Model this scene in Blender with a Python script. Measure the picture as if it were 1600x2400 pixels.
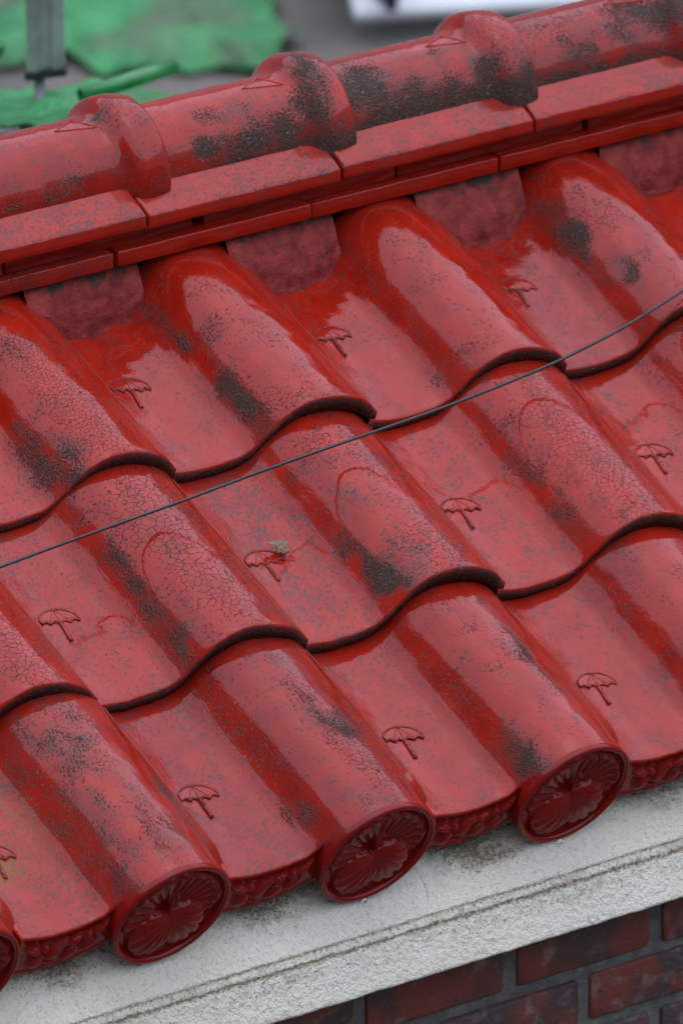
import bpy, math, random
import numpy as np
from mathutils import Vector, noise as mnoise

for o in list(bpy.data.objects):
    bpy.data.objects.remove(o)
scene = bpy.context.scene
col = scene.collection
R = math.radians

# ------------------------------------------------------------------ camera
cam = bpy.data.cameras.new('camera')
camo = bpy.data.objects.new('camera', cam)
col.objects.link(camo)
camo.location = (-5.31971, -7.79919, 4.44838)
camo.rotation_euler = (R(90 - 22.849), 0, R(-35.113))
cam.sensor_fit = 'VERTICAL'
cam.sensor_height = 36
cam.lens = 307.56
cam.clip_end = 500
cam.dof.use_dof = True
cam.dof.focus_distance = 10.75
cam.dof.aperture_fstop = 8.5
scene.camera = camo

# ------------------------------------------------------------------ overcast daylight
SUN_EL, SUN_AZ = 82, 110
world = bpy.data.worlds.new('World')
scene.world = world
world.use_nodes = True
wn = world.node_tree
wn.nodes.clear()
sky = wn.nodes.new('ShaderNodeTexSky')
sky.sky_type = 'NISHITA'
sky.sun_disc = False
sky.sun_elevation = R(SUN_EL)
sky.sun_rotation = R(SUN_AZ)
sky.air_density = 1.0
sky.dust_density = 1.0
hs = wn.nodes.new('ShaderNodeHueSaturation')          # cloud cover greys the sky
hs.inputs['Saturation'].default_value = 0.8
wn.links.new(sky.outputs[0], hs.inputs['Color'])
# overcast sky: zenith about three times as bright as the horizon
tc = wn.nodes.new('ShaderNodeTexCoord')
sp = wn.nodes.new('ShaderNodeSeparateXYZ')
wn.links.new(tc.outputs['Generated'], sp.inputs[0])
mr = wn.nodes.new('ShaderNodeMapRange')
mr.inputs[1].default_value = 0
mr.inputs[2].default_value = 1
mr.inputs[3].default_value = 0.22
mr.inputs[4].default_value = 1.0
wn.links.new(sp.outputs['Z'], mr.inputs[0])
mx = wn.nodes.new('ShaderNodeVectorMath')
mx.operation = 'SCALE'
wn.links.new(hs.outputs[0], mx.inputs[0])
wn.links.new(mr.outputs[0], mx.inputs['Scale'])
bg = wn.nodes.new('ShaderNodeBackground')
bg.inputs['Strength'].default_value = 0.08
wo = wn.nodes.new('ShaderNodeOutputWorld')
wn.links.new(mx.outputs[0], bg.inputs['Color'])
wn.links.new(bg.outputs[0], wo.inputs['Surface'])

sun = bpy.data.lights.new('sun', 'SUN')
sun.energy = 1.4
sun.angle = R(124)
sun.color = (0.80, 0.85, 1.0)
suno = bpy.data.objects.new('sun', sun)
col.objects.link(suno)
sd = Vector((math.sin(R(SUN_AZ)) * math.cos(R(SUN_EL)), math.cos(R(SUN_AZ)) * math.cos(R(SUN_EL)), math.sin(R(SUN_EL))))
suno.rotation_euler = sd.to_track_quat('Z', 'Y').to_euler()

vs = scene.view_settings
vs.view_transform = 'Standard'
vs.look = 'None'
vs.exposure = 1.29
vs.gamma = 1.0
scene.render.engine = 'CYCLES'
scene.cycles.max_bounces = 5
scene.cycles.diffuse_bounces = 2
scene.cycles.glossy_bounces = 3
scene.cycles.transmission_bounces = 6
scene.cycles.use_adaptive_sampling = True
scene.cycles.adaptive_threshold = 0.02
scene.cycles.adaptive_min_samples = 16
scene.cycles.use_denoising = True


# ------------------------------------------------------------------ helpers
class NT:
    """tiny node-tree writer"""
    def __init__(self, name):
        self.m = bpy.data.materials.new(name)
        self.m.use_nodes = True
        self.t = self.m.node_tree
        self.t.nodes.clear()
        self.out = self.t.nodes.new('ShaderNodeOutputMaterial')

    def n(self, typ, **kw):
        nd = self.t.nodes.new(typ)
        for k, v in kw.items():
            setattr(nd, k, v)
        return nd

    def put(self, sock, v):
        if isinstance(v, bpy.types.NodeSocket):
            self.t.links.new(v, sock)
        elif isinstance(v, (int, float)):
            sock.default_value = v
        else:
            sock.default_value = tuple(v) if len(v) == len(sock.default_value) else tuple(v) + (1,)

    def math(self, op, a, b=0.0, clamp=False):
        nd = self.n('ShaderNodeMath', operation=op, use_clamp=clamp)
        self.put(nd.inputs[0], a)
        self.put(nd.inputs[1], b)
        return nd.outputs[0]

    def mul(self, a, b): return self.math('MULTIPLY', a, b)
    def add(self, a, b): return self.math('ADD', a, b)
    def sub(self, a, b): return self.math('SUBTRACT', a, b)
    def mx(self, a, b): return self.math('MAXIMUM', a, b)

    def step(self, v, lo, hi, a=0.0, b=1.0):
        nd = self.n('ShaderNodeMapRange', interpolation_type='SMOOTHSTEP')
        for s, x in zip((0, 1, 2, 3, 4), (v, lo, hi, a, b)):
            self.put(nd.inputs[s], x)
        return nd.outputs[0]

    def noise(self, vec, scale, detail=2.0, rough=0.5, dist=0.0):
        nd = self.n('ShaderNodeTexNoise')
        self.put(nd.inputs['Vector'], vec)
        nd.inputs['Scale'].default_value = scale
        nd.inputs['Detail'].default_value = detail
        nd.inputs['Roughness'].default_value = rough
        nd.inputs['Distortion'].default_value = dist
        return nd.outputs['Fac']

    def noisec(self, vec, scale, detail=2.0):
        nd = self.n('ShaderNodeTexNoise')
        self.put(nd.inputs['Vector'], vec)
        nd.inputs['Scale'].default_value = scale
        nd.inputs['Detail'].default_value = detail
        return nd.outputs['Color']

    def voro(self, vec, scale, feature='F1', rnd=1.0, out='Distance'):
        nd = self.n('ShaderNodeTexVoronoi', feature=feature)
        self.put(nd.inputs['Vector'], vec)
        nd.inputs['Scale'].default_value = scale
        nd.inputs['Randomness'].default_value = rnd
        return nd.outputs[out]

    def vadd(self, a, b):
        nd = self.n('ShaderNodeVectorMath', operation='ADD')
        self.put(nd.inputs[0], a)
        self.put(nd.inputs[1], b)
        return nd.outputs[0]

    def vmul(self, a, b):
        nd = self.n('ShaderNodeVectorMath', operation='MULTIPLY')
        self.put(nd.inputs[0], a)
        self.put(nd.inputs[1], b)
        return nd.outputs[0]

    def mix(self, f, a, b):
        nd = self.n('ShaderNodeMix', data_type='RGBA')
        self.put(nd.inputs[0], f)
        self.put(nd.inputs[6], a)
        self.put(nd.inputs[7], b)
        return nd.outputs[2]

    def attr(self, name, typ='GEOMETRY'):
        nd = self.n('ShaderNodeAttribute', attribute_type=typ, attribute_name=name)
        return nd.outputs['Fac']

    def coord(self, seeded=True):
        c = self.n('ShaderNodeTexCoord').outputs['Object']
        if seeded:
            s = self.attr('seed', 'OBJECT')
            cb = self.n('ShaderNodeCombineXYZ')
            self.put(cb.inputs[0], self.mul(s, 3.17))
            self.put(cb.inputs[1], self.mul(s, 1.73))
            self.put(cb.inputs[2], self.mul(s, 2.39))
            c = self.vadd(c, cb.outputs[0])
        return c

    def bump(self, h, dist, strength=1.0, normal=None):
        nd = self.n('ShaderNodeBump')
        nd.inputs['Strength'].default_value = strength
        nd.inputs['Distance'].default_value = dist
        self.put(nd.inputs['Height'], h)
        if normal is not None:
            self.put(nd.inputs['Normal'], normal)
        return nd.outputs[0]

    def bsdf(self, **kw):
        b = self.n('ShaderNodeBsdfPrincipled')
        for k, v in kw.items():
            self.put(b.inputs[k.replace('_', ' ')], v)
        self.t.links.new(b.outputs[0], self.out.inputs['Surface'])
        return b


def mesh_obj(name, verts, faces, mat, parent=None, smooth=True, attrs=None, loc=None, rot=None):
    me = bpy.data.meshes.new(name)
    me.from_pydata([tuple(map(float, v)) for v in verts], [], [tuple(map(int, f)) for f in faces])
    me.update()
    if smooth:
        me.polygons.foreach_set('use_smooth', [True] * len(me.polygons))
    if attrs:
        if 'soot' in attrs:
            for nm, ks in (('dirt', ('soot', 'crack', 'pits')), ('growth', ('lichen', 'worn', 'ripple'))):
                at = me.attributes.new(nm, 'FLOAT_VECTOR', 'POINT')
                arr = np.stack([np.asarray(attrs[q], dtype=np.float32) if q in attrs else np.zeros(len(verts), np.float32) for q in ks], 1)
                at.data.foreach_set('vector', arr.ravel())
            sdv = Vector((len(col.objects) * 1.37, len(col.objects) * .71, 0))
            pa = []
            for v in verts:
                q = Vector(v) * 30 + sdv
                nz = mnoise.noise_vector(q) + .5 * mnoise.noise_vector(q * 2.1)
                pa += [nz[0] * .19 + .5, nz[1] * .19 + .5, nz[2] * .19 + .5]
            at = me.attributes.new('patch', 'FLOAT_VECTOR', 'POINT')
            at.data.foreach_set('vector', np.array(pa, np.float32))
        else:
            for k, a in attrs.items():
                at = me.attributes.new(k, 'FLOAT', 'POINT')
                at.data.foreach_set('value', np.asarray(a, dtype=np.float32))
    if mat:
        me.materials.append(mat)
    o = bpy.data.objects.new(name, me)
    col.objects.link(o)
    if parent:
        o.parent = parent
    if loc is not None:
        o.location = loc
    if rot is not None:
        o.rotation_euler = rot
    return o


def empty(name, loc=(0, 0, 0), rot=(0, 0, 0)):
    o = bpy.data.objects.new(name, None)
    o.empty_display_size = 0.1
    col.objects.link(o)
    o.location = loc
    o.rotation_euler = rot
    return o


def tag(o, label, cat, group=None):
    o['label'] = label
    o['category'] = cat
    if group:
        o['group'] = group
    return o


def grid_faces(nu, nv, base=0, closed_u=False):
    f = []
    uu = nu if closed_u else nu - 1
    for i in range(uu):
        for j in range(nv - 1):
            a = base + i * nv + j
            b = base + ((i + 1) % nu) * nv + j
            f.append((a, b, b + 1, a + 1))
    return f


def n1(x, y=0.0, z=0.0):
    return mnoise.noise(Vector((x, y, z)))


def tube(path, radii, seg=8, cap=True):
    """verts, faces of a tube swept along a list of points"""
    P = np.array(path, float)
    n = len(P)
    rad = np.full(n, radii) if np.isscalar(radii) else np.array(radii)
    V, F = [], []
    up = np.array([0.13, 0.21, 0.97])
    for i in range(n):
        t = P[min(i + 1, n - 1)] - P[max(i - 1, 0)]
        t /= np.linalg.norm(t) + 1e-12
        a = np.cross(up, t)
        a /= np.linalg.norm(a) + 1e-12
        b = np.cross(t, a)
        for k in range(seg):
            w = 2 * math.pi * k / seg
            V.append(P[i] + rad[i] * (math.cos(w) * a + math.sin(w) * b))
    for i in range(n - 1):
        for k in range(seg):
            k2 = (k + 1) % seg
            F.append((i * seg + k, i * seg + k2, (i + 1) * seg + k2, (i + 1) * seg + k))
    if cap:
        F.append(tuple(range(seg))[::-1])
        F.append(tuple((n - 1) * seg + k for k in range(seg)))
    return V, F


def merge(parts):
    V, F = [], []
    for v, f in parts:
        b = len(V)
        V += [tuple(x) for x in v]
        F += [tuple(i + b for i in g) for g in f]
    return V, F


def rough_box(x0, x1, y0, y1, z0, z1, bev=0.003, jit=0.0, seed=0.0, nx=24):
    """bevelled bar along x with a slightly uneven section; used for flat ridge tiles and bricks"""
    sec = [(y0, z0 + bev), (y0, z1 - bev), (y0 + bev * .3, z1 - bev * .3), (y0 + bev, z1), (y1 - bev, z1), (y1, z1 - bev),
           (y1, z0 + bev), (y1 - bev, z0), (y0 + bev, z0), (y0 + bev * .3, z0 + bev * .3)]
    V = []
    xs = [x0, x0 + bev * .3, x0 + bev] + list(np.linspace(x0 + bev, x1 - bev, nx))[1:-1] + [x1 - bev, x1 - bev * .3, x1]
    cy, cz = (y0 + y1) / 2, (z0 + z1) / 2
    for i, x in enumerate(xs):
        e = bev if i in (0, len(xs) - 1) else (bev * .3 if i in (1, len(xs) - 2) else 0)
        for k, (y, z) in enumerate(sec):
            yy = y + (e if y < cy else -e)
            zz = z + (e if z < cz else -e)
            j = jit * n1(x * 40 + seed, k * .6, seed * 1.7) + jit * .8 * n1(x * 150 + seed, k * .9, seed)
            V.append((x, yy + j, zz + jit * n1(x * 45 - seed, k * .5, 4.2 + seed)))
    F = grid_faces(len(xs), len(sec))
    m = len(sec)
    for i in range(len(xs) - 1):
        F.append((i * m + m - 1, (i + 1) * m + m - 1, (i + 1) * m, i * m))
    F.append(tuple(range(m)))
    F.append(tuple(reversed([(len(xs) - 1) * m + k for k in range(m)])))
    return V, F


# ------------------------------------------------------------------ materials
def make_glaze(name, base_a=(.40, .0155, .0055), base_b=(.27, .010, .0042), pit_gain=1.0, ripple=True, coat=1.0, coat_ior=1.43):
    t = NT(name)
    c = t.coord()
    ab = t.n('ShaderNodeAttribute', attribute_type='GEOMETRY', attribute_name='dirt')     # soot, cracks, pits
    sx = t.n('ShaderNodeSeparateXYZ')
    t.put(sx.inputs[0], ab.outputs['Vector'])
    soot, crack, pits = sx.outputs
    ab2 = t.n('ShaderNodeAttribute', attribute_type='GEOMETRY', attribute_name='growth')  # lichen, wear
    sx2 = t.n('ShaderNodeSeparateXYZ')
    t.put(sx2.inputs[0], ab2.outputs['Vector'])
    lich, worn, rip = sx2.outputs
    # noises, each used for several things
    lo = t.n('ShaderNodeAttribute', attribute_type='GEOMETRY', attribute_name='patch')    # broad unevenness, stored per vertex
    lsep = t.n('ShaderNodeSeparateXYZ')
    t.put(lsep.inputs[0], lo.outputs['Vector'])
    l1, l2, l3 = lsep.outputs
    h1 = t.noise(c, 360, 2, .65)
    h2 = t.noise(t.vadd(c, (5.1, 2.2, 1.3)), 430, .6, .5)
    h3 = h2
    pn = t.noise(c, 235, 1.6, .55)
    colr = t.mix(t.add(t.mul(t.step(l2, .35, .68), .7), t.mul(t.attr('tone', 'OBJECT'), .5)), base_a, base_b)
    film = t.mul(t.step(l3, .53, .78), .42)               # thin grey film of wet dust
    colr = t.mix(film, colr, (.115, .055, .055))
    wn_ = t.mul(worn, t.step(t.add(h1, t.mul(l1, .5)), .66, .86))
    colr = t.mix(t.mul(wn_, .65), colr, (.20, .075, .050))
    # pits where the glaze has gone
    reg = t.mul(t.sub(l1, .5), .42)
    thr = t.sub(.700, t.add(t.mul(pits, .085), reg))
    pit1 = t.step(pn, thr, t.add(thr, .03))
    thr2 = t.sub(.745, t.add(t.mul(pits, .06), t.mul(reg, .5)))
    pit2 = t.step(h2, thr2, t.add(thr2, .05))
    pit = t.math('MULTIPLY', t.mx(pit1, t.mul(pit2, .75)), pit_gain, clamp=True)
    # craze lines
    warp = t.n('ShaderNodeVectorMath', operation='SCALE')
    t.put(warp.inputs[0], lo.outputs['Vector'])
    warp.inputs['Scale'].default_value = .03
    vo = t.n('ShaderNodeTexVoronoi', feature='DISTANCE_TO_EDGE')
    t.put(vo.inputs['Vector'], t.vadd(c, warp.outputs[0]))
    t.put(vo.inputs['Scale'], t.attr('craze', 'OBJECT'))
    ew = t.add(.040, t.mul(t.sub(h3, .5), .11))
    cm = t.step(t.add(crack, t.add(t.mul(t.sub(l3, .5), 1.6), t.mul(t.sub(pn, .5), 1.3))), .42, .62)
    cr = t.mul(t.step(vo.outputs[0], t.mul(ew, .35), ew, 1, 0), cm)
    # soot and algae crust, granular
    smear = t.mul(t.step(t.add(soot, t.mul(t.sub(l1, .5), .8)), .18, .95), .78)
    colr = t.mix(smear, colr, (.062, .036, .029))
    sm = t.step(t.add(soot, t.add(t.mul(t.sub(h1, .5), 1.9), t.mul(t.sub(l3, .5), 1.5))), .56, 1.02)
    sootcol = t.mix(h2, (.014, .010, .008), (.125, .088, .068))
    lm = t.mul(t.step(t.add(lich, t.add(t.mul(t.sub(pn, .5), 2.2), t.mul(t.sub(h1, .5), 1.2))), .70, .9), .8)
    colr = t.mix(t.mul(pit, .80), colr, t.mix(h3, (.022, .016, .015), (.080, .062, .058)))
    colr = t.mix(t.mul(cr, .72), colr, (.035, .008, .006))
    colr = t.mix(t.mul(sm, .90), colr, sootcol)
    colr = t.mix(lm, colr, (.17, .145, .035))
    grit = t.mul(t.step(h3, .70, .74), sm)
    colr = t.mix(t.mul(grit, .8), colr, (.30, .25, .20))
    # relief
    h = t.mul(pn, .00008)
    if ripple:
        st = t.noise(t.vmul(c, (420, 130, 420)), 1.0, 1.5, .5)
        h = t.add(h, t.mul(t.mul(st, .00034), t.add(.26, rip)))
    h = t.sub(h, t.mul(pit, .00022))
    h = t.sub(h, t.mul(cr, .0008))
    h = t.add(h, t.mul(sm, t.mul(h1, .0022)))
    nrm = t.bump(h, 1.0, 1.0)
    wet = t.sub(1.0, t.mx(t.mul(sm, .80), t.mx(t.mul(lm, .7), t.mul(wn_, .6))))
    t.bsdf(Base_Color=colr, Roughness=.45, IOR=1.45, Specular_IOR_Level=0.0, Coat_Weight=t.mul(wet, coat),
           Coat_Roughness=.04, Coat_IOR=coat_ior, Normal=nrm, Coat_Normal=nrm)
    return t.m


GLAZE = make_glaze('red_glaze')
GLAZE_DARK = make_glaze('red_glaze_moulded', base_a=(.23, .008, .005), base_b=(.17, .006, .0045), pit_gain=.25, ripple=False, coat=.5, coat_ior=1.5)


def make_stucco():
    t = NT('white_stucco')
    c = t.coord(False)
    st = t.attr('stain_shade')  # stains, plus crease shade painted along the step
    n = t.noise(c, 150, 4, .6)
    n2 = t.noise(c, 420, 2, .5)
    colr = t.mix(t.step(t.noise(c, 9, 3), .3, .7), (.86, .80, .64), (.90, .85, .70))
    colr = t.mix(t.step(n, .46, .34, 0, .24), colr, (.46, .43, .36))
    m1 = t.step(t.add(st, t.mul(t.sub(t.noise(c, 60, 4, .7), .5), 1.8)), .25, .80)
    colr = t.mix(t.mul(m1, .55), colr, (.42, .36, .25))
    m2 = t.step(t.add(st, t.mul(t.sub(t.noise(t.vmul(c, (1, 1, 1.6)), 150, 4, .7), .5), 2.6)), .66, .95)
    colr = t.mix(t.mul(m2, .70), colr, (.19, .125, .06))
    sp_ = t.step(t.add(t.noise(c, 300, 3, .6), t.mul(st, .16)), .672, .71)
    colr = t.mix(t.mul(sp_, .65), colr, (.17, .135, .085))
    ck = t.step(t.voro(t.vadd(c, t.vmul(t.noisec(c, 40, 3), (.03, .03, .03))), 5.2, 'DISTANCE_TO_EDGE'), .0, .007, 1, 0)
    colr = t.mix(t.mul(ck, t.mul(t.step(t.noise(c, 8, 2), .55, .65), .5)), colr, (.2, .18, .16))
    h = t.add(t.mul(n, .0070), t.mul(n2, .0022))
    h = t.sub(h, t.mul(sp_, .001))
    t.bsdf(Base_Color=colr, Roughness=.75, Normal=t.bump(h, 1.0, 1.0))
    return t.m


def make_brick():
    t = NT('brick')
    c = t.coord()
    big = t.noise(c, 15, 1.5, .5, .2)
    colr = t.mix(t.step(t.noise(c, 11, 2), .35, .65), (.105, .042, .036), (.060, .040, .040))
    colr = t.mix(t.step(big, .46, .64, 0, .9), colr, (.21, .040, .025))
    colr = t.mix(t.mul(t.step(t.noise(c, 33, 4, .65), .50, .70), .50), colr, (.30, .23, .22))
    colr = t.mix(t.step(t.noise(c, 300, 3, .6), .62, .7, 0, .6), colr, (.03, .02, .018))
    h = t.add(t.mul(t.noise(c, 160, 4, .6), .0025), t.mul(t.noise(c, 700, 2), .0006))
    t.bsdf(Base_Color=colr, Roughness=.6, Normal=t.bump(h, 1.0, 1.0))
    return t.m


def make_mortar(name, a, b, rough=.85):
    t = NT(name)
    c = t.coord(False)
    colr = t.mix(t.step(t.noise(c, 40, 4, .65), .35, .65), a, b)
    colr = t.mix(t.step(t.noise(c, 240, 3), .6, .7, 0, .5), colr, (.04, .037, .033))
    h = t.add(t.mul(t.noise(c, 120, 5, .6), .005), t.mul(t.noise(c, 500, 2), .001))
    t.bsdf(Base_Color=colr, Roughness=rough, Normal=t.bump(h, 1.0, 1.0))
    return t.m


def make_plug():
    t = NT('painted_mortar')
    c = t.coord()
    edge = t.attr('edge')
    n = t.noise(c, 45, 4, .6)
    paint = t.mix(t.step(n, .35, .65), (.22, .026, .022), (.36, .048, .042))
    m = t.step(t.add(edge, t.mul(t.sub(t.noise(c, 42, 4, .7), .5), 2.2)), .45, .95)
    cem = t.mix(t.noise(c, 200, 3), (.020, .016, .014), (.085, .068, .052))
    colr = t.mix(m, paint, cem)
    sp_ = t.step(t.noise(c, 300, 3, .6), .63, .70, 0, .8)
    colr = t.mix(sp_, colr, (.06, .03, .03))
    h = t.add(t.mul(t.noise(c, 260, 5, .65), .003), t.mul(m, .001))
    t.bsdf(Base_Color=colr, Roughness=.55, IOR=1.5, Specular_IOR_Level=.25, Coat_Weight=.0, Coat_Roughness=.35, Normal=t.bump(h, 1.0, 1.0))
    return t.m


def make_simple(name, a, b, scale=30, rough=.6, bumpd=.001, metallic=0.0, coat=0.0, seeded=False):
    t = NT(name)
    c = t.coord(seeded)
    colr = t.mix(t.step(t.noise(c, scale, 4, .6), .35, .68), a, b)
    h = t.mul(t.noise(c, scale * 5, 3), bumpd)
    t.bsdf(Base_Color=colr, Roughness=rough, Metallic=metallic, Coat_Weight=coat, Coat_Roughness=.12,
           Normal=t.bump(h, 1.0, 1.0))
    return t.m


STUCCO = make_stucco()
BRICK = make_brick()
MORTAR = make_mortar('mortar_joint', (.105, .108, .100), (.18, .175, .15))
PLUG = make_plug()
DECK = make_simple('deck_cement', (.03, .026, .023), (.06, .05, .045), 20, .9)
BLACK = make_simple('black_cable_sheath', (.012, .012, .013), (.022, .022, .024), 200, .45, .0001, coat=.2)


# ------------------------------------------------------------------ roof tile surface
W = 0.30
DISC_R = .079
DISC_T, DISC_H = .700, -.0195
TH = R(24.70)
PT = np.array([0, .05, .10, .167, .25, .31, .37, .405, .43, .459, .489, .527, .574, .625, .673, .732, .794, .858, .927, .985, 1.022, 1.04])
PH = np.array([-.004, -.009, -.0125, -.0155, -.0152, -.014, -.0112, -.0065, -.0005, .011, .024, .0385, .0505, .0575, .0602, .0593, .055, .048, .037, .0225, .007, .0005])


def profile(t):
    # smooth the measured profile a little
    t = np.asarray(t, float)
    acc = 0
    for d, w in ((-.02, .25), (0, .5), (.02, .25)):
        acc = acc + w * np.interp(t + d, PT, PH, left=None)
    return acc


ROWS = {'c': (0.0, .307), 'b': (.307, .313), 'a': (.620, .30)}
DROP = .0205


def surf_h(t, y):
    """height of a tile's glazed face above the roof's lattice plane; y = distance up-slope from its lip"""
    p = profile(t)
    q = np.asarray(y, float) / .31
    return np.where(p > 0, p * (1 - .095 * np.clip(q, 0, 1.3)), p) - DROP * q


# where every tile sits: measured notch corners (x, s), a few millimetres off the regular grid
ORIG = {('c', 0): (-.2935, .001), ('c', 1): (.001, .001), ('c', 2): (.3025, .003), ('c', 3): (.596, -.003),
        ('b', 1): (-.010, .304), ('b', 2): (.298, .308), ('b', 3): (.599, .305),
        ('a', 2): (.2992, .6215), ('a', 3): (.606, .619), ('a', 4): (.902, .621)}


def origin(row, k):
    if (row, k) in ORIG:
        return ORIG[(row, k)]
    rnd = random.Random(hash((ord(row), k)))
    return (W * (k - 1) + rnd.uniform(-.003, .003), ROWS[row][0] + rnd.uniform(-.002, .002))


# weathering of single tiles, as blobs (t, y, radius_t, radius_y, amount)
SOOT = {
    ('a', 1): [(.50, .05, .10, .10, 1.0), (.46, .13, .06, .10, .6)],
    ('a', 2): [(.48, .06, .055, .055, 1.0), (.46, .19, .05, .06, .65), (.50, .12, .05, .08, .45)],
    ('a', 3): [(.50, .12, .04, .05, .45), (.44, .03, .05, .03, .45)],
    ('a', 4): [(.50, .19, .09, .06, 1.0), (.55, .10, .07, .07, .7), (.22, .13, .10, .04, .25)],
    ('a', 5): [(.3, .22, .1, .05, .6)],
    ('b', 0): [(.95, .06, .06, .1, .3)],
    ('b', 1): [(.50, .15, .06, .05, .75), (.48, .08, .05, .07, .7), (.56, .12, .08, .05, .45)],
    ('b', 2): [(.49, .06, .06, .055, 1.15), (.46, .10, .04, .05, .7), (.52, .02, .06, .02, .8)],
    ('b', 3): [(.48, .10, .06, .05, 1.0), (.52, .16, .06, .05, .45)],
    ('b', 4): [(.4, .18, .06, .03, .5)],
    ('c', 0): [(.64, .15, .24, .13, .62), (.78, .07, .10, .06, .45), (.92, .14, .07, .07, .6), (.47, .12, .05, .03, .5), (.25, .10, .1, .04, .25), (.36, .05, .04, .05, .45)],
    ('c', 1): [(.76, .16, .13, .09, .72), (.47, .03, .05, .03, .95), (.42, .075, .04, .05, .55), (.06, .12, .05, .05, .5), (.20, .10, .08, .05, .32)],
    ('c', 2): [(.80, .18, .10, .06, .72), (.44, .12, .04, .03, .4), (.30, .06, .03, .03, .3)],
    ('c', 3): [(.10, .07, .1, .03, .4)],
}
CRACK = {
    ('a', 1): [(.72, .12, .22, .18, 1.1)], ('a', 2): [(.62, .24, .10, .03, .6), (.66, .02, .2, .025, .55), (.5, .10, .06, .1, .6)],
    ('a', 3): [(.62, .24, .1, .04, .45), (.75, .15, .1, .05, .35)], ('a', 4): [(.62, .20, .15, .08, .7)],
    ('b', 0): [(.78, .12, .22, .25, 1.2)], ('b', 1): [(.74, .16, .24, .2, 1.25), (.25, .10, .2, .06, .25)],
    ('b', 2): [(.62, .26, .10, .05, .9), (.80, .22, .14, .09, .95), (.70, .05, .22, .06, .85), (.80, .12, .14, .1, .6)],
    ('b', 3): [(.76, .16, .24, .18, 1.25), (.60, .27, .06, .04, .7), (.65, .02, .2, .03, .5)],
    ('b', 4): [(.7, .2, .2, .2, .7)],
    ('c', 0): [(.80, .26, .1, .05, .55)], ('c', 1): [(.80, .10, .18, .14, 1.0), (.72, .22, .1, .05, .5)],
    ('c', 2): [(.82, .12, .12, .10, .65), (.75, .22, .1, .04, .5)],
}
PITS = {('a', 1): .75, ('a', 2): .8, ('a', 3): .6, ('a', 4): .9, ('b', 0): .6, ('b', 1): 1.1, ('b', 2): 1.45, ('b', 3): .95,
        ('b', 4): .9, ('c', 0): 1.2, ('c', 1): 1.1, ('c', 2): .8, ('c', 3): .8}
LICHEN = {('c', 0): [(.16, .13, .18, .07, 1.0), (.38, .18, .10, .12, .62), (.55, .2, .1, .10, .5)], ('c', 1): [(.2, .09, .12, .06, .28), (.45, .14, .03, .02, .4)],
          ('c', 2): [(.46, .17, .05, .03, .4)], ('c', 3): [(.45, .2, .05, .08, .35)]}


CRAZE = {('b', 0): 118.0, ('b', 1): 104.0, ('b', 2): 150.0, ('b', 3): 135.0, ('a', 1): 165.0, ('c', 1): 150.0}


def blobs(lst, t, y):
    acc = np.zeros_like(t)
    for (ct, cy, rt, ry, a) in lst or ():
        acc = np.maximum(acc, a * np.exp(-np.abs((t - ct) / rt) ** 1.6 - np.abs((y - cy) / ry) ** 1.6))
    return acc


def mottle(t, y, sd):
    """streaky unevenness for dirt, drawn out down the slope"""
    return np.array([n1(a * 9 + sd, b * 16, sd * .3) + .7 * n1(a * 24 + sd, b * 38, 2.0 + sd) for a, b in zip(t, y)])


roof = empty('tiled_roof', (0, 0, 0), (TH, 0, 0))
tag(roof, 'wet red glazed tile roof slope in three wavy courses of S-shaped tiles', 'roof')

NTC = 78
T_COLS = np.unique(np.concatenate([np.linspace(0, 1.035, 66), np.linspace(.38, .50, 14)]))


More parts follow.
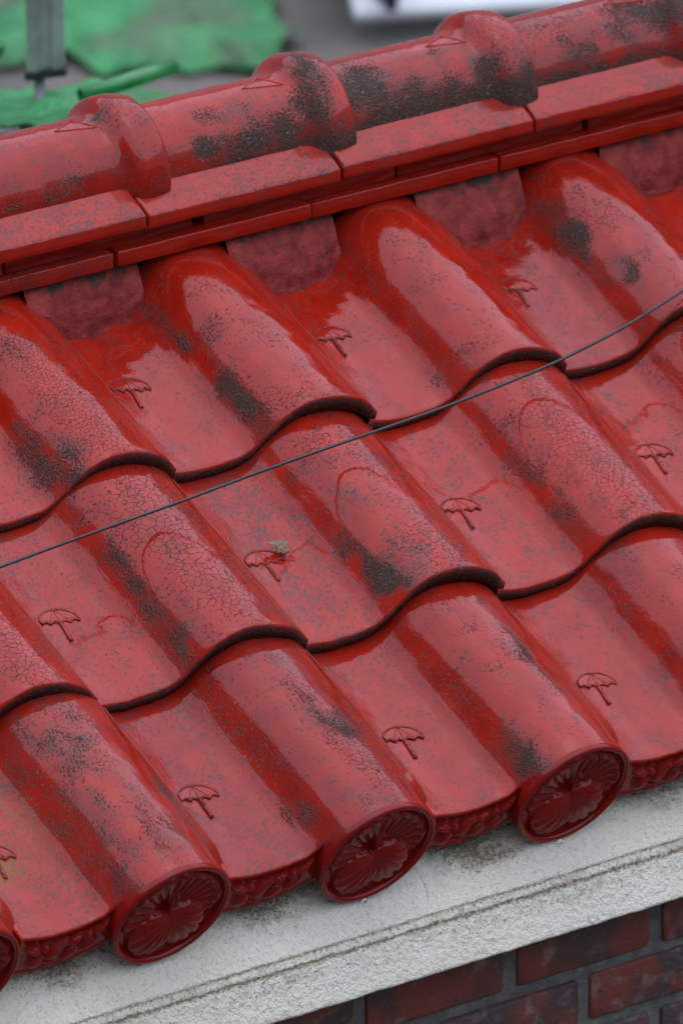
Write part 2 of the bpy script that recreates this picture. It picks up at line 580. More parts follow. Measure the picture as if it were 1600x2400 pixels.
def tile_mesh(row, k, eave=False):
    x0, s0 = origin(row, k)
    x1, _ = origin(row, k + 1)
    width = x1 - x0
    sd_ = k * 3.7 + ord(row) * 1.3
    ymax = .375 if row != 'a' else .33
    if eave:
        front = [(.0, -.010), (.0, -.004), (.0008, -.0014), (.003, -.0003)]
    else:
        front = [(.001, None), (.0, -.010), (.0, -.0042), (.0009, -.0015), (.0035, -.0003)]
    ys = list(np.linspace(.008, .06, 10)) + list(np.linspace(.06, ymax, 42))[1:]
    V, A = [], {n: [] for n in ('soot', 'crack', 'pits', 'lichen', 'worn')}
    tt = T_COLS
    nrows = len(front) + len(ys)
    top_t, top_y = [], []
    def sstep(a, b, x):
        x = min(1.0, max(0.0, (x - a) / (b - a)))
        return x * x * (3 - 2 * x)

    def hh(t, y):
        """tile face; at the eaves the roll turns into the round drum behind the end disc"""
        h = float(surf_h(t, max(y, 0)))
        if eave:
            dx = (t - DISC_T) * width
            q = (DISC_R * 1.004) ** 2 - dx * dx
            if q > 0 and .43 < t < .955:
                hc = DISC_H + math.sqrt(q) + .0006
                w = (1 - sstep(.0, .075, y)) * sstep(.43, .50, t)
                h = h + (hc - h) * w
            elif t > .9:
                h -= .03 * (1 - sstep(.0, .05, y))
        return h

    for t in tt:
        thick = .0198 + .0055 * float(np.clip((t - .45) * 5, 0, 1))
        yf = -.0165 * sstep(.445, .485, t) * (1 - sstep(.925, .955, t)) if eave else 0.0
        jx = .0011 * n1(t * 26 + sd_, 1.3) + .0008 * n1(t * 70 + sd_, 5.1)
        jz = .0009 * n1(t * 24 - sd_, 8.3)
        for (fy, dh) in front:
            y = fy + jx + yf
            h = hh(t, fy + yf) + (dh if dh is not None else -thick + .0015 * n1(t * 40 + sd_, 2.2)) + jz * (1 if dh is None or dh < -.005 else .6)
            V.append((t * width, y, h))
            top_t.append(t); top_y.append(fy)
        for y in ys:
            y = y + yf * max(0.0, 1 - y / .07)
            h = hh(t, y) + .0010 * n1(t * 7 + sd_, y * 18) + .00045 * n1(t * 24 + sd_, y * 60, 3.0)
            V.append((t * width, y, h))
            top_t.append(t); top_y.append(y)
    F = grid_faces(len(tt), nrows)
    nt = len(V)
    # underside, coarse, and closed edges
    for i, t in enumerate(tt):
        thick = .0198 + .0055 * float(np.clip((t - .45) * 5, 0, 1))
        for y in (.012, ymax):
            V.append((t * width, y, float(surf_h(t, y)) - thick))
            top_t.append(t); top_y.append(y)
    for i in range(len(tt) - 1):
        a, b = nt + 2 * i, nt + 2 * i + 2
        F.append((a, a + 1, b + 1, b))
        F.append((i * nrows, a, b, (i + 1) * nrows))
        F.append((i * nrows + nrows - 1, (i + 1) * nrows + nrows - 1, b + 1, a + 1))
    last = len(tt) - 1
    F.append(tuple([last * nrows + j for j in range(nrows)] + [nt + 2 * last + 1, nt + 2 * last]))
    F.append(tuple(reversed([j for j in range(nrows)] + [nt + 1, nt])))
    t_ = np.array(top_t)
    y_ = np.array(top_y)
    key = (row, k)
    rnd = random.Random(k * 17 + ord(row))
    defs = [(.48, rnd.uniform(.05, .15), .05, .05, .7)]
    mo = mottle(t_, y_, sd_)
    soot = blobs([(a, b, c_ * .9, d * 1.75, e * .92) for a, b, c_, d, e in SOOT.get(key, defs)], t_, y_)
    streak = .30 * (.35 + .65 * np.clip(1 - y_ / .2, 0, 1)) * np.exp(-((t_ - .475) / .055) ** 2) + .16 * np.exp(-((t_ - .60) / .12) ** 2) + .05
    soot = np.maximum(soot * (1 + .75 * mo), streak * (1 + 1.2 * mo))
    soot = np.clip(soot, 0, 1.3)
    # grime settles on the cut lower edge of the lip
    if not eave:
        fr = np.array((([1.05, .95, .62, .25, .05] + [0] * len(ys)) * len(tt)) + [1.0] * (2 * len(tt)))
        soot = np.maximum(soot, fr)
    A['soot'] = soot
    A['crack'] = np.maximum(blobs(CRACK.get(key, [(.7, .12, .2, .15, .7)]), t_, y_), .30 * np.exp(-((t_ - .68) / .2) ** 2)) + .15 * mo
    A['pits'] = np.full_like(t_, PITS.get(key, .8)) * np.where(t_ > .45, .85, 1.1) * (1 + .5 * mo)
    A['lichen'] = blobs(LICHEN.get(key), t_, y_)
    A['worn'] = blobs([(.93, .10, .045, .13, .75)] if row != 'a' else [(.97, .12, .03, .12, .35)], t_, y_)
    A['ripple'] = np.clip(1.0 - np.abs(t_ - .08) / .15, 0, 1) + .25 * np.exp(-((t_ - .9) / .06) ** 2)
    return V, F, A, width


def emblem_parts(width, row, k=0):
    """umbrella trade mark pressed into the pan: arched canopy, scalloped hem, ribs, handle"""
    cx, cy = .050, (.150 if row != 'a' else .160)
    if row == 'c':
        cy = .136
    er = random.Random(k * 13 + ord(row))
    cx += er.uniform(-.002, .002)
    cy += er.uniform(-.002, .002)
    deep = er.uniform(-.0006, .0003)
    turn = er.uniform(-4, 4)
    parts = []

    def surf(u, v, lift):
        ang = R(-7 + turn)
        uu = u * math.cos(ang) - v * math.sin(ang)
        vv = u * math.sin(ang) + v * math.cos(ang)
        x, y = cx + uu, cy + vv
        return (x, y, float(surf_h(x / width, y)) + lift + deep)
    a, b = .0265, .0225
    hemf = lambda f: -.001 + .0045 * abs(math.sin(4 * math.pi * f))
    arc = [surf(a * math.cos(w), b * math.sin(w) + .002, .0008) for w in np.linspace(math.pi, 0, 19)]
    parts.append(tube(arc, [.0012] + [.0017] * 17 + [.0012], 6))
    hem = [surf(-a + 2 * a * f, hemf(f), .0009) for f in np.linspace(0, 1, 25)]
    parts.append(tube(hem, .0019, 6))
    fv, nf, mf = [], 25, 7                       # the canopy stands proud between arch and hem
    for f in np.linspace(0, 1, nf):
        u = -a + 2 * a * f
        top = .002 + b * math.sqrt(max(0, 1 - (u / a) ** 2))
        for g in np.linspace(0, 1, mf):
            fv.append(surf(u, hemf(f) + (top - hemf(f)) * g, .0009 + .0004 * math.sin(math.pi * g)))
    parts.append((fv, grid_faces(nf, mf)))
    for f in (-.5, .0, .5):
        rib = [surf(f * a * (1 - q), .003 + (b - .001) * q, .0013) for q in np.linspace(0.02, 1, 6)]
        parts.append(tube(rib, .0006, 5))
    hd = [surf(.000, .001 - .034 * q, .0009) for q in np.linspace(0, 1, 8)]
    parts.append(tube(hd, .0027, 8))
    parts.append(tube([surf(0, b + .001, .0006), surf(0, b + .0045, .0006)], .0013, 6))
    grime = [np.full(len(p[0]), .10 if len(p[0]) == nf * mf else .50) for p in parts]
    return merge(parts) + (np.concatenate(grime),)


def disc_height(r, ph):
    """moulded morning-glory face; r in 0..1, ph measured from +x towards +z(up)"""
    x, z = r * math.cos(ph), r * math.sin(ph)
    if r > .95:
        return .0008 * math.sin((r - .95) / .05 * math.pi)
    e = min(1.0, (.95 - r) / .07)
    h = -.0110 * (e * e * (3 - 2 * e))
    fx, fz = x - .03, z + .06                 # throat of the flower, a little below the centre
    fr, fp = math.hypot(fx, fz), math.atan2(fz, fx)
    if fz > -.12:
        s = min(1.0, max(0.0, (.84 - r) / .05))
        flute = abs(math.sin(fp * 13 + .6 * fr))
        h += s * (-.0075 * max(0.0, 1 - fr * 1.25) + .0062 * flute ** .6 * min(1, fr * 2.2) + .0010)
        if r > .70:                            # scalloped hem
            rr = (r - .835) / .055
            h += .0095 * math.exp(-rr * rr) * (.45 + .55 * abs(math.sin(ph * 9.5)) ** .7) * min(1, (fz + .12) * 5)
    for sx in (-1, 1):                         # heart-shaped lower lip
        lx, lz = (x - .03 - sx * .27) / .43, (z + .40 - .04 * sx) / .44
        q = lx * lx + lz * lz
        if q < 1:
            h = max(h, -.0110 + .0115 * (1 - q) ** .42 * e + .0036 *(1 - q) ** .3  * abs(math.sin(fp * 11)) ** .6 * min(1, fr * 3))
    if abs(fx) < .035 and 0 < fz < .40:        # pistil
        h = max(h, -.0115 + .004 * math.sqrt(max(0, 1 - (fx / .035) ** 2)) + .0008 * math.sin(fz * 75))
    q = (fx * fx + (fz - .43) ** 2) / .045 ** 2
    if q < 1:
        h = max(h, -.005 + .0045 * math.sqrt(1 - q))
    return h


def disc_mesh(width):
    V, F = [], []
    nr, nph = 56, 150
    rs = np.concatenate([np.linspace(.0, .86, 44), np.linspace(.875, 1.0, 12)])
    for i in range(len(rs)):
        for j in range(nph):
            ph = 2 * math.pi * j / nph
            r = rs[i]
            dd = disc_height(max(r, 1e-4), ph)
            V.append((DISC_R * r * math.cos(ph), -dd, DISC_R * r * math.sin(ph)))
    n = len(rs)
    for i in range(n - 1):
        for j in range(nph):
            j2 = (j + 1) % nph
            F.append((i * nph + j, i * nph + j2, (i + 1) * nph + j2, (i + 1) * nph + j))
    # rounded rim and drum wall running back under the roll
    prev = (n - 1) * nph
    for (rr, yy) in ((1.012, .0006), (1.02, .0025), (1.02, .006), (1.0, .010), (.985, .02), (.975, .035), (.90, .06), (.70, .075)):
        b = len(V)
        for j in range(nph):
            ph = 2 * math.pi * j / nph
            V.append((DISC_R * rr * math.cos(ph), yy, DISC_R * rr * math.sin(ph)))
        for j in range(nph):
            j2 = (j + 1) % nph
            F.append((prev + j, prev + j2, b + j2, b + j))
        prev = b
    return V, F


LEAVES = [(.024, -.018, .013, .0050, .05), (.040, -.016, .007, .0050, 1.1), (.030, -.036, .015, .010, .9), (.056, -.026, .018, .008, .95),
          (.066, -.014, .008, .0045, .8), (.082, -.015, .013, .0050, .45), (.078, -.036, .015, .008, .7), (.100, -.015, .008, .0050, .95),
          (.116, -.013, .014, .0042, .40), (.104, -.034, .014, .006, .6), (.050, -.045, .012, .004, -.1)]


def band_mesh(width):
    """moulded apron hanging from the pan's lower edge"""
    V, F = [], []
    xs = np.linspace(.002, .475 * width, 76)
    nv = 30
    for x in xs:
        t = x / width
        ht = float(surf_h(t, 0)) - .0035
        q = (t - .20) / .27
        hb = -.0725 + .013 * abs(q) ** 2.4 + .004 * max(0, q)
        for j in range(nv):
            f = j / (nv - 1)
            h = ht + (hb - ht) * f
            d = 0.0
            rel = h - ht
            frame = min(1, f / .12) * min(1, (1 - f) / .10)
            d -= .0016 * frame
            for (lx, lz, ra, rb, an) in LEAVES:
                ux, uz = x - lx, rel - lz * (hb - ht) / -.055
                a = ux * math.cos(an) + uz * math.sin(an)
                b = -ux * math.sin(an) + uz * math.cos(an)
                e = (a / ra) ** 2 + (b / rb) ** 2
                if e < 1:
                    d = max(d, -.0016 + .0088 * (1 - e) ** .6 - .0014 * math.exp(-(b / .0012) ** 2))
            V.append((x, -.0015 - d, h))
    F = grid_faces(len(xs), nv)
    b = len(V)
    for i, x in enumerate(xs):
        V.append((x, .014, V[i * nv + nv - 1][2] + .001))
        V.append((x, .014, V[i * nv][2] - .012))
    for i in range(len(xs) - 1):
        F.append((i * nv + nv - 1, (i + 1) * nv + nv - 1, b + 2 * i + 2, b + 2 * i))
        F.append((b + 2 * i, b + 2 * i + 2, b + 2 * i + 3, b + 2 * i + 1))
    return V, F


def flat_attrs(V, **kw):
    n = len(V)
    d = {'soot': 0, 'crack': 0, 'pits': 0, 'lichen': 0, 'worn': 0}
    d.update(kw)
    return {k: np.full(n, v) for k, v in d.items()}


for row, ks in (('c', range(-1, 5)), ('b', range(-1, 6)), ('a', range(0, 7))):
    for k in ks:
        eave = row == 'c'
        V, F, A, width = tile_mesh(row, k, eave)
        x0, s0 = origin(row, k)
        tl = mesh_obj('eave_tile' if eave else 'roof_tile', V, F, GLAZE, roof, attrs=A, loc=(x0, s0, 0))
        jr = random.Random(k * 7 + ord(row))
        tl.rotation_euler = (jr.uniform(-.006, .006), jr.uniform(-.010, .010), jr.uniform(-.004, .004)) if (row, k) not in (('c', 1), ('b', 2)) else (0, 0, 0)
        seed = (k + 2) * 1.37 + ord(row) * .61
        tl['seed'] = seed
        tl['tone'] = random.Random(k * 5 + ord(row) * 3).random()
        tl['craze'] = CRAZE.get((row, k), 135.0)
        ev, ef, eg = emblem_parts(width, row, k)
        ea = flat_attrs(ev, pits=.4)
        ea['soot'] = eg
        em = mesh_obj('umbrella_emblem', ev, ef, GLAZE, tl, attrs=ea)
        em['seed'] = seed
        em['tone'] = tl['tone']
        em['craze'] = 100.0
        if eave:
            dv, df = disc_mesh(width)
            dz = np.array([v[2] for v in dv])
            dy = np.array([v[1] for v in dv])
            at = flat_attrs(dv)
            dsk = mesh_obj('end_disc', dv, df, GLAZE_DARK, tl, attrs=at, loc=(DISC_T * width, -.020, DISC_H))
            dsk['seed'] = seed
            bv, bf = band_mesh(width)
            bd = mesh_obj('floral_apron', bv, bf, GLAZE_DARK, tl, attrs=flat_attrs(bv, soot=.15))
            bd['seed'] = seed + .3

# cement deck below the tiles
V, F = rough_box(-1.0, 2.2, .20, .98, -.12, -.055, .004, nx=6)
mesh_obj('roof_deck', V, F, DECK, roof, smooth=False)

# ------------------------------------------------------------------ ridge
ridge = empty('roof_ridge', (0, .936, .507))
tag(ridge, 'ridge of half-round red cap tiles with collars on stepped flat tiles', 'roof ridge')
RZ, RY = .507, .936
RR, RC = .076, .0955


def ridge_mesh(length, seed, soot, crack, broken=0.0):
    """half-round cap tile; its right end swells into a collar that covers the next one"""
    prof = [(-.035, RR - .004), (0.0, RR), (length - .076, RR), (length - .068, RR + .0006), (length - .063, RR + .0025), (length - .058, RR + .0068), (length - .053, RR + .0125),
            (length - .048, RR + .0172), (length - .042, RR + .0202), (length - .034, RR + .0212), (length - .024, RR + .0208), (length - .014, RR + .0196), (length - .006, RR + .0182),
            (length - .0026, RR + .0170), (length - .0007, RR + .0152), (length, RR + .0128), (length, RR + .002), (length - .01, RR + .001)]
    xs2 = []
    for i in range(len(prof) - 1):
        (xa, ra), (xb, rb) = prof[i], prof[i + 1]
        m = max(1, int((xb - xa) / .008))
        for q in range(m):
            xs2.append((xa + (xb - xa) * q / m, ra + (rb - ra) * q / m))
    xs2.append(prof[-1])
    angs = np.linspace(-.42, math.pi + .42, 84)
    V, T, Y = [], [], []
    for (x, r) in xs2:
        for a in angs:
            rr = r + .0006 * n1(x * 30 + seed, a * 3) + .0004 * n1(x * 90 + seed, a * 9)
            aa = a
            V.append((x, -rr * math.cos(aa), rr * math.sin(aa)))
            T.append(a); Y.append(x / length)
    F = grid_faces(len(xs2), len(angs))
    F = [tuple(reversed(f)) for f in F]
    T = np.array(T); Y = np.array(Y)
    mo = mottle(Y * 1.2, T * .12, seed)
    A = {'soot': np.clip(blobs(soot, Y, T) * (1 + .35 * mo) + .10 * (1 + mo), 0, 1.2), 'crack': blobs(crack, Y, T), 'pits': np.full_like(T, .95), 'lichen': T * 0,
         'worn': np.zeros_like(T)}
    return V, F, A


def ridge_emblem(length):
    """raised triangular arrow before the collar"""
    a0 = 1.42
    pts = [(length - .125, a0 - .02), (length - .068, a0 - .17), (length - .090, a0 + .22), (length - .125, a0 - .02)]
    parts = []
    for (xa, aa), (xb, ab) in zip(pts[:-1], pts[1:]):
        line = []
        for q in np.linspace(0, 1, 6):
            x, a = xa + (xb - xa) * q, aa + (ab - aa) * q
            line.append((x, -(RR + .0001) * math.cos(a), (RR + .0001) * math.sin(a)))
        parts.append(tube(line, .0013, 6))
    return merge(parts)


ENDS = [-.083, .206, .495, .783, 1.073, 1.362, 1.65]
R_SOOT = {2: [(.55, .38, .12, .14, .55), (.80, 1.45, .06, .14, .8), (.40, .20, .5, .10, .35)],
          3: [(.24, .40, .12, .28, 1.0), (.55, .34, .36, .40, .92), (.80, .75, .12, .80, .85), (.90, 1.30, .08, .6, .80), (.65, .02, .7, .32, .95), (.40, .95, .40, .30, .45)],
          4: [(.10, .80, .26, .75, .95), (.5, .15, .8, .50, 1.05), (.78, .62, .10, .40, .85), (.90, .10, .2, .32, .95), (.35, .65, .3, .35, .70), (.6, 1.2, .3, .2, .35)],
          5: [(.3, .05, .8, .34, 1.0), (.8, .9, .5, .6, .75), (.3, .5, .25, .22, .6), (.2, 1.3, .4, .3, .45)],
          1: [(.9, .2, .1, .2, .4)]}
R_CRACK = {2: [(.84, 1.35, .12, .35, .8), (.93, .9, .06, .4, .45)], 3: [(.9, 1.1, .08, .5, .75)], 4: [(.85, 1.25, .14, .45, 1.0), (.95, .8, .08, .4, .6)],
           5: [(.15, 1.2, .3, .5, .9), (.6, 1.3, .3, .4, .7)]}
TILT = {2: .004, 3: .001, 4: -.001, 5: -.002, 1: .004}
for i in range(1, len(ENDS)):
    L = ENDS[i] - ENDS[i - 1]
    V, F, A = ridge_mesh(L, i * 5.3, R_SOOT.get(i, []), R_CRACK.get(i, []))
    rt = mesh_obj('ridge_tile', V, F, GLAZE, ridge, attrs=A, loc=(ENDS[i - 1], 0, TILT.get(i, 0)))
    rt['seed'] = i * 2.31
    rt['tone'] = (i * .37) % 1
    rt['craze'] = 120.0
    ev, ef = ridge_emblem(L)
    em = mesh_obj('arrow_emblem', ev, ef, GLAZE, rt, attrs=flat_attrs(ev))
    em['seed'] = i * 2.31


# flat tiles in three steps under the caps; y and z relative to the ridge root
def chamfer_tile(x0, x1, seed):
    """top step: glazed sloping face and upright nose"""
    yf, zl, zb = .815 - RY, .4916 - RZ, .4722 - RZ
    sec = [(yf + .004, zb), (yf + .0005, zb + .0015), (yf, zb + .004), (yf, zl - .0025), (yf + .0006, zl - .0008), (yf + .0025, zl + .0006),
           (yf + .012, zl + .0062), (yf + .022, zl + .0112), (yf + .034, zl + .0168), (yf + .046, zl + .023), (yf + .058, zl + .030), (yf + .085, zl + .034), (yf + .085, zb)]
    V = []
    xs = [x0, x0 + .001, x0 + .003] + list(np.linspace(x0 + .003, x1 - .003, 70))[1:-1] + [x1 - .003, x1 - .001, x1]
    for i, x in enumerate(xs):
        e = .0022 if i in (0, len(xs) - 1) else (.0008 if i in (1, len(xs) - 2) else 0)
        for kk, (y, z) in enumerate(sec):
            edge = 1 if 3 <= kk <= 5 else .25
            jy = edge * (.0008 * n1(x * 60 + seed, kk * .1) + .0009 * max(0, n1(x * 140 + seed, 3.3)))
            jz = edge * .0008 * n1(x * 80 + seed, 7.7) + .0008 * n1(x * 12 + seed, kk * .2)
            V.append((x, y + jy + e, z + jz - e))
    m = len(sec)
    F = grid_faces(len(xs), m)
    F.append(tuple(range(m)))
    F.append(tuple(reversed([(len(xs) - 1) * m + q for q in range(m)])))
    n = len(V)
    kk = np.arange(n) % m
    A = flat_attrs(V)
    rnd = random.Random(int(seed * 10))
    xa = np.array([v[0] for v in V])
    A['pits'] = np.where((kk >= 4) & (kk <= 8), 1.5, np.where(kk < 4, -1.6, .5)) * (0.6 + .6 * np.clip((xa - x0) / (x1 - x0) * 1.5, 0, 1))
    A['soot'] = np.where((kk >= 3) & (kk <= 5), .40, 0) * 1.0
    return V, F, A


J1 = [-.165, .137, .439, .740, 1.046, 1.35, 1.65]
for i in range(len(J1) - 1):
    V, F, A = chamfer_tile(J1[i] + .0022, J1[i + 1] - .0022, i * 4.1)
    o = mesh_obj('flat_ridge_tile', V, F, GLAZE, ridge, attrs=A, loc=(0, 0, .0015 * math.sin(i * 2.3)))
    o['seed'] = i * 1.9 + 20
J2 = [-.15, .24, .540, .845, 1.150, 1.45]
for i in range(len(J2) - 1):
    V, F = rough_box(J2[i] + .003, J2[i + 1] - (.012 if i == 1 else .003), .843 - RY + (.004 if i % 2 else 0), .92 - RY, .4446 - RZ, .4745 - RZ, .002, .0006, i * 3.1)
    o = mesh_obj('recessed_ridge_tile', V, F, GLAZE, ridge, attrs=flat_attrs(V, pits=-1.6, soot=.22))
    o['seed'] = i * 1.3 + 33
J3 = [-.205, .097, .398, .700, 1.000, 1.305, 1.60]
for i in range(len(J3) - 1):
    V, F = rough_box(J3[i] + .0018, J3[i + 1] - .0018, .830 - RY - (.004 if i == 2 else 0), .92 - RY, .4235 - RZ, .4448 - RZ, .0022, .0007, i * 2.7 + 1)
    A = flat_attrs(V, pits=-1.6)
    A['soot'] = np.full(len(V), .42 if i in (1,) else .16)
    o = mesh_obj('lower_ridge_tile', V, F, GLAZE, ridge, attrs=A, loc=(0, 0, (.002 if i == 2 else 0)))
    o['seed'] = i * 1.7 + 47

# bedding mortar inside the ridge
V, F = rough_box(-.2, 1.62, .885 - RY, 1.01 - RY, .36 - RZ, .50 - RZ, .004, nx=8)
mesh_obj('bedding_mortar', V, F, DECK, ridge, smooth=False)

# painted mortar plugs closing the pans below the ridge
ct_, st_ = math.cos(TH), math.sin(TH)
for k in range(0, 7):
    x0, s0 = origin('a', k)
    x1, _ = origin('a', k + 1)
    wd = x1 - x0
    V, E = [], []
    nu, nv = 48, 26
    for i in range(nu):
        u = i / (nu - 1)
        t = -.13 + .60 * u
        q = 2 * u - 1
        sag = math.sqrt(max(0, 1 - abs(q) ** 2.6))
        ybot = .290 - (.030 + .010 * math.sin(k * 2.1)) * sag + .008 * n1(u * 7 + k * 3.3) + .005 * n1(u * 25 + k)
        tt_ = t if t > 0 else t + 1.0
        hb = float(surf_h(tt_, ybot)) if t > 0 else float(surf_h(min(1.03, 1.03 + t * .98), ybot))
        Bp = np.array([x0 + t * wd, s0 + ybot, hb - .003])
        # roof frame -> world
        Bw = np.array([Bp[0], Bp[1] * ct_ - Bp[2] * st_, Bp[1] * st_ + Bp[2] * ct_])
        Tw = np.array([Bp[0] + .006 * q * -1, .842, .4245])
        for j in range(nv):
            f = j / (nv - 1)
            P = Bw * (1 - f) + Tw * f
            bulge = .006 * math.sin(math.pi * min(1, f * 1.15)) * (sag + .1)
            P = P + np.array([0, -bulge, bulge * .25])
            P[1] += .002 * n1(u * 10 + k * 2, f * 6) + .0015 * n1(u * 28 + k * 2, f * 20) - (.003 if j == 1 else 0) * (1 - abs(q))
            V.append((P[0], P[1] - RY, P[2] - RZ))
            top = max(0, (f - .50) * 1.7) + .12 * n1(u * 5 + k, 3.1)
            low = max(0, 1 - f / .10) * .8 + max(0, abs(q) - .82) * 2.5
            E.append(max(top, low) + .25 * n1(u * 4 + k * 5, f * 3))
    for i in range(nu):
        a = V[i * nv]
        V.append((a[0], a[1] + .02, a[2] - .012))
        E.append(1.0)
    F = grid_faces(nu, nv)
    for i in range(nu - 1):
        F.append((i * nv, nu * nv + i, nu * nv + i + 1, (i + 1) * nv))
    o = mesh_obj('mortar_plug', V, F, PLUG, ridge, attrs={'edge': E})
    o['seed'] = k * 1.9 + 3

# ------------------------------------------------------------------ cornice
def seg(a, b, n):
    return [(a[0] + (b[0] - a[0]) * q / n, a[1] + (b[1] - a[1]) * q / n) for q in range(n)]


SEC_UP = seg((.125, -.018), (.0035, -.1272), 22) + [(.0022, -.1284), (.0008, -.1298), (.0004, -.1314), (.0014, -.1340), (.0020, -.1380)]
SEC_LO = [(.0030, -.1318), (.0010, -.1330), (-.0020, -.1362), (-.0045, -.1398), (-.0056, -.1418), (-.0060, -.1432)] + seg((-.0062, -.1446), (-.0288, -.1908), 10) + \
         [(-.0298, -.1926), (-.0302, -.1944), (-.0292, -.1966), (-.0264, -.1980), (-.0200, -.1985), (.10, -.2005)]
cornice = empty('cornice', (0, .12, -.16))
tag(cornice, 'white stucco cornice with a narrow stained step running under the eaves', 'cornice')


def cornice_piece(name, sec, stain_shade_fn):
    V, S = [], []
    xs = np.linspace(-.95, 2.0, 420)
    for x in xs:
        for kk, (y, z) in enumerate(sec):
            d = .0011 * n1(x * 28, z * 90, 1.0) + .0007 * n1(x * 95, z * 120, 5.0)
            dz = .0012 * n1(x * 33, z * 40, 9.0) + .0009 * n1(x * 110, z * 70, 2.0)
            V.append((x, y + d - .12, z + dz + .16))
            S.append(stain_shade_fn(x, z))
    return mesh_obj(name, V, grid_faces(len(xs), len(sec)), STUCCO, cornice, attrs={'stain_shade': S})


def stain_up(x, z):
    s = .08 + .45 * math.exp(-((z + .065) / .022) ** 2)
    for cx, a in ((.085, .6), (.385, .75), (.68, .5), (.98, .5), (-.21, .6)):
        s += a * math.exp(-((x - cx) / .05) ** 2 - ((z + .085) / .022) ** 2)
    s += .55 * math.exp(-((x - .44) / .05) ** 2 - ((z + .100) / .007) ** 2)
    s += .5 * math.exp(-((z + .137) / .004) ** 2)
    return s


def stain_shade_lo(x, z):
    s = .36 * math.exp(-((z + .137) / .006) ** 2) + .75 * math.exp(-((z + .1435) / .0022) ** 2) + .7 * math.exp(-((z + .1325) / .0018) ** 2)  # strip stain; the two narrow lines paint crease shade at its edges
    s += .52 * math.exp(-((z + .156) / .010) ** 2) * (.7 + .5 * n1(x * 7))
    return s + .06


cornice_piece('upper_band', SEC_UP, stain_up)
cornice_piece('lower_band', SEC_LO, stain_shade_lo)

# ------------------------------------------------------------------ brick wall
wall = empty('brick_wall', (.44, .05, -.55))
tag(wall, 'dark red brick wall with grey mortar under the white cornice', 'wall')
BY = .135
V, F = rough_box(-1.0 - .5, 2.0 - .5, .0065, .25, -2.0 + .6 - .4, -.10 + .6 - .16, .002, nx=10)
mesh_obj('mortar_joint', V, F, MORTAR, wall, smooth=False)
PB, CB = .2265, .0765
for r in range(0, 5):
    ztop = -.3635 + CB - r * CB
    for c_ in range(-4, 8):
        xa = .5165 + (c_ - 1) * PB + (PB / 2 if r % 2 else 0)
        rnd = random.Random(r * 31 + c_ + 100)
        V, F = rough_box(xa + .0105 + rnd.uniform(-.002, .002) - .5, xa + PB - .0105 + rnd.uniform(-.002, .002) - .5,
                         rnd.uniform(-.0015, .0015), .06, ztop - CB + .0145 + .6, ztop - .001 + .6 + rnd.uniform(-.001, .001), .004, .0012, r * 3.3 + c_ * 1.7, nx=8)
        b = mesh_obj('brick', V, F, BRICK, wall)
        b['seed'] = r * 2.7 + c_ * 1.31 + 9

# body of the wall behind, so that no light comes through
V, F = rough_box(-1.0 - .5, 2.0 - .5, .20, 1.45, -1.8, .42, .005, nx=4)
mesh_obj('wall_core', V, F, DECK, wall, smooth=False)

# ------------------------------------------------------------------ cable
CAB = [(-.42, .452), (-.049, .490), (.086, .503), (.220, .514), (.361, .5285), (.500, .5395), (.640, .550), (.750, .562), (.847, .5755), (.960, .599), (1.089, .636), (1.30, .705), (1.6, .81)]
cx_ = np.array([c[0] for c in CAB])
cs_ = np.array([c[1] for c in CAB])
path = []
for x in np.linspace(-.42, 1.6, 120):
    s = sum(np.interp(x + d, cx_, cs_) for d in (-.03, -.015, 0, .015, .03)) / 5
    h = .068 + (.10 if x > 1.2 else 0) * max(0, x - 1.2)
    path.append((x, s * ct_ - h * st_, s * st_ + h * ct_))
V, F = tube(path, .0020, 10)
cable = mesh_obj('cable', V, F, BLACK)
tag(cable, 'thin black cable strung diagonally over the middle course of tiles', 'cable')

# ------------------------------------------------------------------ dry leaf on the middle course
LEAFM = make_simple('dry_leaf', (.40, .27, .16), (.20, .13, .08), 260, .8, .002)


def roof_pt(x, s, h):
    return Vector((x, s * ct_ - h * st_, s * st_ + h * ct_))


lv, lf = [], []
nu, nv = 16, 12
outl = lambda a: .0115 * (1 + .22 * math.sin(3 * a + .6) + .18 * math.sin(5 * a + 2) + .10 * math.sin(9 * a))
for i in range(nv):
    for j in range(nu * 2):
        a = 2 * math.pi * j / (nu * 2)
        r = outl(a) * (i / (nv - 1))
        x, y = r * math.cos(a) * 1.05, r * math.sin(a) * .95
        z = .006 - .35 * abs(x * .6 + y * .8) + .003 * n1(x * 260, y * 260) + .0016 * n1(x * 600, y * 600, 2)
        lv.append((x, y, z))
for i in range(nv - 1):
    for j in range(nu * 2):
        j2 = (j + 1) % (nu * 2)
        lf.append((i * nu * 2 + j, i * nu * 2 + j2, (i + 1) * nu * 2 + j2, (i + 1) * nu * 2 + j))
leaf = mesh_obj('dry_leaf', lv, lf, LEAFM, loc=roof_pt(.377, .4725, -.0185), rot=(TH, 0, .3))
sm = leaf.modifiers.new('thickness', 'SOLIDIFY')
sm.thickness = .0008
tag(leaf, 'small crumpled beige dry leaf lying on an umbrella mark', 'leaf')

# ------------------------------------------------------------------ water drops
t = NT('water')
t.bsdf(Base_Color=(1, 1, 1), Roughness=.0, IOR=1.33, Transmission_Weight=1.0)
WATER = t.m


